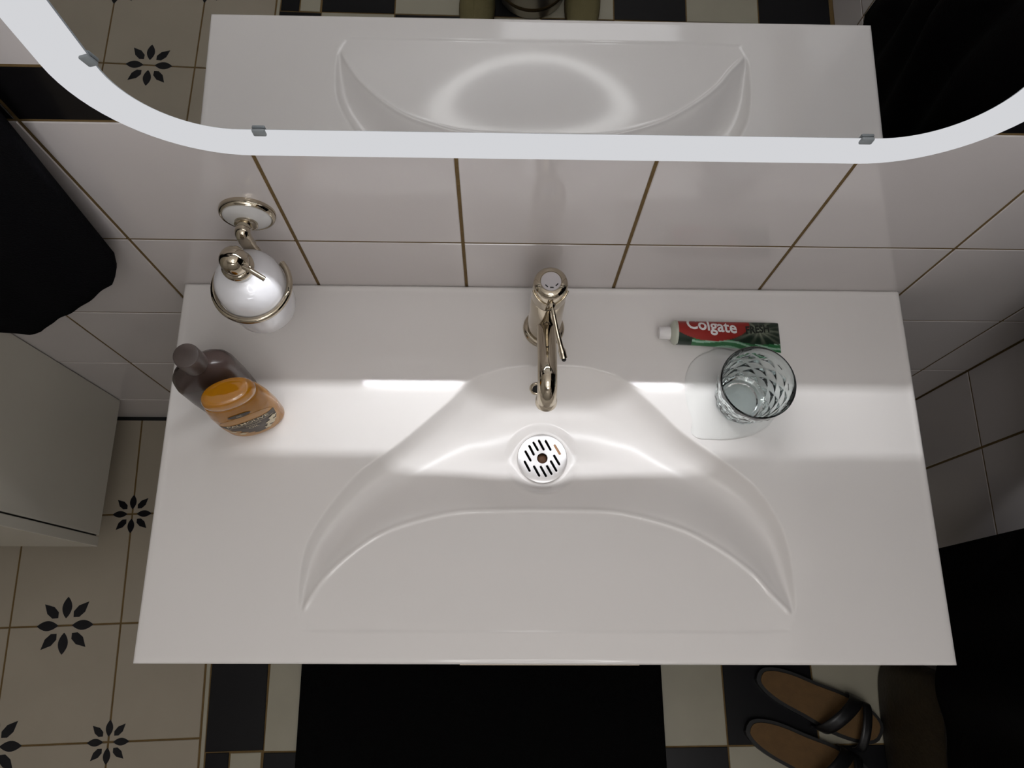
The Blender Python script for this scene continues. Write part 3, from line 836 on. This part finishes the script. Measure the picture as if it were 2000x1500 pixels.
# ------------------------------------------------------------------ water on the counter, glass tumbler
GC = (0.7577, -0.1590)
pud = []
pp = spline([(0.738, -0.084), (0.705, -0.100), (0.6905, -0.125), (0.6890, -0.160), (0.6950, -0.185), (0.6925, -0.2000), (0.7000, -0.2090), (0.7150, -0.2110), (0.745, -0.2105), (0.775, -0.2030), (0.800, -0.185), (0.812, -0.155), (0.803, -0.118), (0.775, -0.094), (0.738, -0.084)], 6)[:-1]
pc = Vector((0.751, -0.150, 0))
rings = []
for s_, h_ in ((1.0, 0.0002), (0.992, 0.0007), (0.975, 0.0012), (0.94, 0.0015), (0.80, 0.0016), (0.4, 0.0016)):
    rings.append([(pc.x + (p[0] - pc.x) * s_ - GC[0], pc.y + (p[1] - pc.y) * s_ - GC[1], max(basin_z(pc.x + (p[0] - pc.x) * s_, pc.y + (p[1] - pc.y) * s_), -0.02) + h_) for p in pp])
pb = loft(rings, cap=False)
pb.verts.ensure_lookup_table(); pb.faces.new(list(pb.verts)[-len(pp):])
wat = from_bm('water_puddle', pb, 'water', None, True); wat.location = (GC[0], GC[1], 0)
tag(wat, 'thin clear puddle of water spilled on the counter round the glass tumbler', 'water')
gt = thing('glass_tumbler', (GC[0], GC[1], 0.0016), 'clear diamond-cut glass tumbler standing in spilled water on the counter', 'glass')
SEG = 128
def outer_r(zz): return float(np.interp(zz, [0.0, 0.004, 0.010, 0.058, 0.066, 0.082], [0.0285, 0.0312, 0.0330, 0.0430, 0.0448, 0.0460]))
ND = 10
def facet(zz, th):
    if zz < 0.008 or zz > 0.062: return 0.0
    p = (zz - 0.008) / 0.0230; q = th / (2 * PI) * ND
    a = abs(((p + q) % 1.0) - 0.5) * 2; b = abs(((p - q) % 1.0) - 0.5) * 2
    return 0.0021 * (1 - max(a, b)) - 0.0004
bm = bmesh.new(); zo = list(np.linspace(0.0, 0.008, 4)) + list(np.linspace(0.008, 0.062, 50))[1:] + [0.064, 0.068, 0.074, 0.079, 0.0812]
rg = [[bm.verts.new(((outer_r(zz) + facet(zz, 2 * PI * i / SEG)) * math.cos(2 * PI * i / SEG), (outer_r(zz) + facet(zz, 2 * PI * i / SEG)) * math.sin(2 * PI * i / SEG), zz)) for i in range(SEG)] for zz in zo]
inner = [(0.0452, 0.0822), (0.0440, 0.0820), (0.0434, 0.0800), (0.0420, 0.0660), (0.0400, 0.0560), (0.0330, 0.0200), (0.0305, 0.0125), (0.0250, 0.0098), (0.0120, 0.0090)]
for r, zz in inner: rg.append([bm.verts.new((r * math.cos(2 * PI * i / SEG), r * math.sin(2 * PI * i / SEG), zz)) for i in range(SEG)])
for a, b in zip(rg, rg[1:]):
    for i in range(SEG):
        j = (i + 1) % SEG; bm.faces.new((a[i], a[j], b[j], b[i]))
bm.faces.new(rg[-1]); 
base = [[bm.verts.new((r * math.cos(2 * PI * i / SEG), r * math.sin(2 * PI * i / SEG), zz)) for i in range(SEG)] for r, zz in ((0.0240, 0.0004), (0.0215, 0.0022), (0.010, 0.0030))]
for a, b in zip([rg[0]] + base, base):
    for i in range(SEG):
        j = (i + 1) % SEG; bm.faces.new((a[j], a[i], b[i], b[j]))
bm.faces.new(base[-1][::-1])
smooth_angle(from_bm('vessel', bm, 'glass', gt), 12)

# ------------------------------------------------------------------ LED mirror, leaning slightly forward
TILT = 0.0410
mir = thing('led_mirror', (0.4940, -0.0489, 0.3795), 'rounded rectangular wall mirror with a glowing frosted LED border above the washbasin', 'mirror')
mir.rotation_euler = (TILT, 0, 0.0)
MW, MH, MR = 0.772, 0.62, 0.120
def rrect(w, h, r, inset=0.0, n=18):
    """closed outline in the mirror's own x,z plane; bottom edge at z=inset"""
    a, z0, z1 = w / 2 - inset, inset, h - inset
    r = max(r - inset, 0.005); pts = []
    for cx_, cz_, a0 in ((a - r, z0 + r, -PI / 2), (a - r, z1 - r, 0), (-a + r, z1 - r, PI / 2), (-a + r, z0 + r, PI)):
        for k_ in range(n + 1):
            t = a0 + PI / 2 * k_ / n; pts.append((cx_ + r * math.cos(t), cz_ + r * math.sin(t)))
    return pts
def ringband(o1, y1, o2, y2, bm):
    a = [bm.verts.new((p[0], y1, p[1])) for p in o1]; b = [bm.verts.new((p[0], y2, p[1])) for p in o2]
    n = len(a)
    for i in range(n):
        j = (i + 1) % n; bm.faces.new((a[i], a[j], b[j], b[i]))
    return a, b
OUT, INN = rrect(MW, MH, MR), rrect(MW, MH, MR, 0.0400)
INN2, INN3 = rrect(MW, MH, MR, 0.0424), rrect(MW, MH, MR, 0.0428)
bm = bmesh.new(); ringband(INN, 0.0, OUT, 0.0, bm)
bd = from_bm('frosted_border', bm, 'band', mir, recalc=False); bd['label'] = 'glowing frosted white border'
bm = bmesh.new(); ringband(INN2, -0.0012, INN, 0.0, bm)
from_bm('glass_edge', bm, 'edge_glass', mir, recalc=False)
bm = bmesh.new(); vs = [bm.verts.new((p[0], -0.0012, p[1])) for p in INN2]; bm.faces.new(vs)
gl = from_bm('mirror_glass', bm, 'mirror', mir, recalc=False)
for f in gl.data.polygons: pass
bm = bmesh.new(); ringband(OUT, 0.0002, OUT, 0.0236, bm); vs = [bm.verts.new((p[0], 0.0236, p[1])) for p in OUT]; bm.faces.new(vs)
from_bm('housing', bm, 'white_plastic', mir)
# clips that hold the glass
for cx_, cz_, rr_ in ((-0.2500, 0.0400, 0.0), (0.2570, 0.0405, 0.0), (-0.3465, 0.1290, 1.25)):
    c = smooth_angle(from_bm('clip', box_bm(-0.0055, 0.0055, -0.0030, 0.0, -0.0040, 0.0045, 0.0012), 'clip', mir)); c.location = (cx_, -0.0012, cz_); c.rotation_euler = (0, rr_, 0); c['label'] = 'small grey clip'
# LED strip and an unseen lip added to shape its light, behind the lower edge
LYA, LZA = 0.0475, 0.0400
s0, s1, sw = -0.30, 0.30, 0.0007
from_bm('strip_lip', box_bm(-0.325, 0.325, 0.0329, 0.0478, -0.0006, 0.0006), 'white_plastic', mir)
from_py('led_strip', [(s0, LYA + sw, LZA - sw * 0.2), (s1, LYA + sw, LZA - sw * 0.2), (s1, LYA - sw, LZA + sw * 0.2), (s0, LYA - sw, LZA + sw * 0.2)], [(3, 2, 1, 0)], 'strip', mir)
from_bm('bracket', box_bm(-0.28, 0.28, 0.0236, 0.0450, 0.10, 0.30), 'white_plastic', mir)

# ------------------------------------------------------------------ ceiling ring lamp
lamp = thing('ceiling_lamp', (0.57, -1.04, ZC), 'round white ring lamp on the ceiling above the washbasin', 'lamp')
RR, RW = 0.27, 0.030
smooth_angle(from_bm('diffuser', lathe([(RR - RW, -0.030), (RR - RW * 0.8, -0.040), (RR, -0.044), (RR + RW * 0.8, -0.040), (RR + RW, -0.030), (RR + RW, -0.020), (RR - RW, -0.020), (RR - RW, -0.030)], 72), 'lamp', lamp), 60)
from_bm('base_plate', lathe([(0, 0.0), (RR + RW - 0.005, 0.0), (RR + RW - 0.005, -0.020), (0, -0.020)], 64), 'white_plastic', lamp)

# ------------------------------------------------------------------ left wall cabinet
cab = thing('tall_cabinet', (-0.53, -0.147, -0.5714), 'tall glossy white wall cabinet hanging left of the washbasin', 'cabinet')
from_bm('carcass', box_bm(-0.21, 0.2090, -0.1240, 0.1455, 0.0, 1.75, 0.0012), 'white_lacquer', cab)
door = from_bm('door', box_bm(-0.21, 0.2090, -0.1462, -0.1268, -0.0005, 1.75, 0.0015), 'white_lacquer', cab)
from_bm('handle', box_bm(-0.19, -0.18, -0.166, -0.146, 0.80, 1.00, 0.002), 'chrome', door)
from_bm('hinge_gap', box_bm(-0.205, 0.2045, -0.1275, -0.1235, 0.003, 1.745), 'dark', cab)

# ------------------------------------------------------------------ black towel on the back wall
tow = thing('hand_towel', (-0.13, -0.03, -0.10), 'black towel hanging on the tiled wall beside the tall white cabinet', 'towel')
low = [(-0.305, -0.100), (-0.2756, -0.0960), (-0.2311, -0.0932), (-0.2050, -0.078), (-0.1804, -0.0529), (-0.130, -0.008), (-0.085, 0.032), (-0.0362, 0.0769), (-0.0180, 0.105), (-0.006, 0.138)]
lx = [p[0] for p in low]; lz = [p[1] for p in low]
def towel_fn(u, v):
    xb = -0.305 + 0.299 * u; zb = float(np.interp(xb, lx, lz)) + 0.0012 * math.sin(u * 40)
    xt = -0.28 + 0.34 * u; zt = 0.80 - 0.02 * math.cos(u * PI * 4)
    w = v
    x = xb * (1 - w) + xt * w; zz = zb * (1 - w) + zt * w
    y = -0.030 + 0.010 * math.sin(u * 17 + v * 1.2) * (0.12 + 0.88 * v) - 0.006 * math.sin(PI * u) * (1 - v)
    return (x + 0.13, min(y, -0.012) + 0.03, zz + 0.10)
sheet('cloth', 60, 50, towel_fn, 'towel', tow, 0.012)
hk = from_bm('hanging_loop', tube([(0.02, 0.0, 0.875), (0.02, -0.002, 0.92), (0.03, 0.0, 0.935), (0.04, -0.002, 0.92), (0.04, 0.0, 0.875)], 0.003, 8), 'towel', tow)
wh = thing('wall_hook', (-0.10, 0.0, 0.83), 'chrome hook on the tiled wall that carries the black towel', 'hook')
smooth_angle(from_bm('hook', tube(spline([(0, 0.0, 0.0), (0, -0.03, 0.0), (0, -0.038, 0.008), (0, -0.036, 0.018)], 4), 0.004, 12), 'chrome', wh), 60)
disc_y([(0, 0), (0.016, 0.0), (0.016, 0.004), (0, 0.005)], 'plate', 'chrome', wh, (0, 0, 0), 28)

# ------------------------------------------------------------------ black bathrobe and added light-blocking towel on the right wall
def robe_fn(u, v):
    y = -0.305 - 0.545 * u
    zb = -0.455 + 0.010 * math.sin(u * 9)
    zz = zb + (1.35 - 0.0 * u) * v
    x = 1.225 - 0.085 * min(1.0, v * 3.2) * math.sin(PI * min(1, u * 1.15 + 0.12)) ** 0.6 + 0.022 * math.sin(u * 26 + 0.8 * v) * (0.9 - 0.3 * v) * min(1.0, 0.25 + 2.5 * v) - 0.010 * math.sin(PI * u)
    return (min(x, 1.258) - 1.24, y + 0.58, zz + 0.43)
rb = thing('bathrobe', (1.24, -0.58, -0.43), 'long black bathrobe hanging on the right wall', 'bathrobe')
sheet('cloth', 70, 30, robe_fn, 'robe', rb, 0.012)
def tw2_fn(u, v):
    y = -0.022 - 0.275 * u; zz = (-0.085 - 0.085 * u) * (1 - v) + 0.86 * v
    x = 1.232 - 0.075 * min(1.0, v * 6) * math.sin(PI * min(1, u * 0.8 + 0.2)) ** 0.6 + 0.012 * math.sin(u * 15 + v) * min(1.0, v * 5 + 0.15)
    return (x - 1.24, y + 0.15, zz + 0.10)
t2 = thing('shade_towel', (1.24, -0.15, -0.10), 'shorter black towel added to shade the right wall next to the bathrobe', 'towel')  # cloth added to keep lamp light off the corner
sheet('cloth', 44, 30, tw2_fn, 'towel', t2, 0.012)
for yy_, lab_ in ((-0.58, 'chrome hook on the right wall that carries the black bathrobe'), (-0.15, 'chrome hook on the right wall that carries the shorter towel')):
    h = thing('wall_hook', (XR, yy_, 0.90), lab_, 'hook', rz=-PI / 2)
    smooth_angle(from_bm('hook', tube(spline([(0, 0.0, 0.0), (0, -0.035, 0.0), (0, -0.05, 0.008), (0, -0.048, 0.02)], 4), 0.004, 12), 'chrome', h), 60)
    disc_y([(0, 0), (0.016, 0.0), (0.016, 0.004), (0, 0.005)], 'plate', 'chrome', h, (0, 0, 0), 28)

# ------------------------------------------------------------------ bath mat
bm = box_bm(0.0585, 0.7790, -0.96, -0.43, 0.0, 0.012, 0.005, 2)
for v in bm.verts: v.co.x -= 0.42; v.co.y += 0.695
mt = from_bm('bath_mat', bm, 'mat', None, True); mt.location = (0.42, -0.695, ZF + 0.0004); mt.rotation_euler = (0, 0, 0.010)
tag(mt, 'black bath mat lying on the checkered floor in front of the washbasin', 'mat')

# ------------------------------------------------------------------ sandals
def foot_poly(L, wf, wh, n=40):
    pts = []
    for k_ in range(n):
        t = 2 * PI * k_ / n; c, s_ = math.cos(t), math.sin(t)
        x = L / 2 * c; w = (wf if c > 0 else wh) * (0.94 + 0.06 * c)
        w = wh + (wf - wh) * (0.5 + 0.5 * c) - 0.10 * wf * math.exp(-((c + 0.15) / 0.35) ** 2)
        pts.append((x, w * math.copysign(abs(s_) ** 0.72, s_) + 0.004 * c))
    return pts
def make_sandal(loc, rz, label):
    t = thing('sandal', loc, label, 'sandal', 'pair of sandals on the checkered floor', rz)
    so = from_bm('sole', prism_bm(foot_poly(0.262, 0.047, 0.037), 0.0, 0.016), 'sole', t)
    fb = from_bm('footbed', prism_bm(foot_poly(0.246, 0.040, 0.030), 0.0155, 0.019), 'footbed', t)
    for x0, x1, skew, hh in ((0.022, 0.050, 0.020, 0.050), (0.078, 0.096, -0.010, 0.036)):
        def fn(u, v, x0=x0, x1=x1, skew=skew, hh=hh):
            a = PI * u; w = 0.045
            return (x0 + (x1 - x0) * v + skew * math.cos(a), w * math.cos(a), 0.008 + hh * math.sin(a) ** 0.7)
        sheet('strap', 24, 3, fn, 'strap', t, 0.003)
    return t
make_sandal((1.088, -0.582, ZF + 0.0004), math.radians(-27), 'tan and black sandal nearest the washbasin edge, right of the bath mat')
make_sandal((1.058, -0.678, ZF + 0.0004), math.radians(-27), 'tan and black sandal farther from the washbasin, beside its pair')
bk = None

# ------------------------------------------------------------------ leather bag against the right wall
bg = thing('leather_bag', (1.245, -0.635, ZF + 0.0004), 'dark brown leather bag on the floor against the right wall beside the sandals', 'bag')
S = []
for zz, a, b in ((0.0, 0.028, 0.125), (0.006, 0.032, 0.132), (0.06, 0.034, 0.134), (0.13, 0.030, 0.130), (0.19, 0.022, 0.120), (0.215, 0.017, 0.112)):
    S.append([(x - 0.001, y, z_ + (0.006 * math.sin(y * 40) if zz > 0.18 else 0)) for x, y, z_ in superellipse(a, b, zz, 56, 3.2)])
smooth_angle(from_bm('body', loft(S), 'bag', bg), 50)
from_bm('rim', tube([(x - 0.001, y, 0.2155 + 0.006 * math.sin(y * 40)) for x, y, _ in superellipse(0.0175, 0.1125, 0, 40, 3.2)] + [(0.0165, 0, 0.2155)], 0.0035, 8, cap=False), 'bag_edge', bg, True)
for s_ in (-1, 1):
    from_bm('handle', tube(spline([(0.0155 * s_ - 0.001, -0.055, 0.195), (0.016 * s_, -0.05, 0.228), (0.012 * s_, 0.0, 0.250), (0.016 * s_, 0.05, 0.228), (0.0155 * s_ - 0.001, 0.055, 0.195)], 6), 0.004, 10), 'bag_edge', bg, True)

# ------------------------------------------------------------------ seen in the mirror: slippers and a steel bin
bn = thing('waste_bin', (0.520, -1.108, ZF + 0.0004), 'brushed steel waste bin with dark bands, seen in the mirror between two olive slippers', 'bin')
smooth_angle(from_bm('body', lathe([(0, 0.0), (0.080, 0.0), (0.0838, 0.003), (0.092, 0.30), (0.094, 0.303), (0.090, 0.303), (0.081, 0.008), (0, 0.008)], 64), 'steel', bn), 40)
for z0 in (0.028, 0.075):
    from_bm('band', lathe([(0.0842 + z0 * 0.02 - 0.003, z0), (0.0845 + z0 * 0.02, z0), (0.0848 + z0 * 0.02, z0 + 0.012), (0.0848 + z0 * 0.02 - 0.003, z0 + 0.012)], 64), 'slipper_edge', bn, True)['label'] = 'dark band'
def make_slipper(loc, rz, label):
    t = thing('slipper', loc, label, 'slipper', 'pair of olive slippers', rz)
    from_bm('sole', prism_bm(foot_poly(0.276, 0.052, 0.038), 0.0, 0.014), 'slipper_edge', t)
    S = []
    for k_ in range(9):
        a = PI / 2 * k_ / 8
        S.append([(x * (0.95 + 0.05 * math.cos(a)) if x > -0.02 else x * 0.4 - 0.012, y * (0.30 + 0.70 * math.cos(a)), 0.013 + 0.052 * math.sin(a) * min(1, max(0.15, (0.135 - x) / 0.12))) for x, y in foot_poly(0.270, 0.0515, 0.036)])
    smooth_angle(from_bm('upper', loft(S), 'slipper', t), 60)
    from_bm('insole', prism_bm(foot_poly(0.255, 0.043, 0.034), 0.0135, 0.018), 'slipper', t)
    return t
make_slipper((0.386, -1.098, ZF + 0.0004), PI / 2, 'olive slipper left of the steel bin, seen in the mirror')
make_slipper((0.648, -1.113, ZF + 0.0004), PI / 2, 'olive slipper right of the steel bin, seen in the mirror')
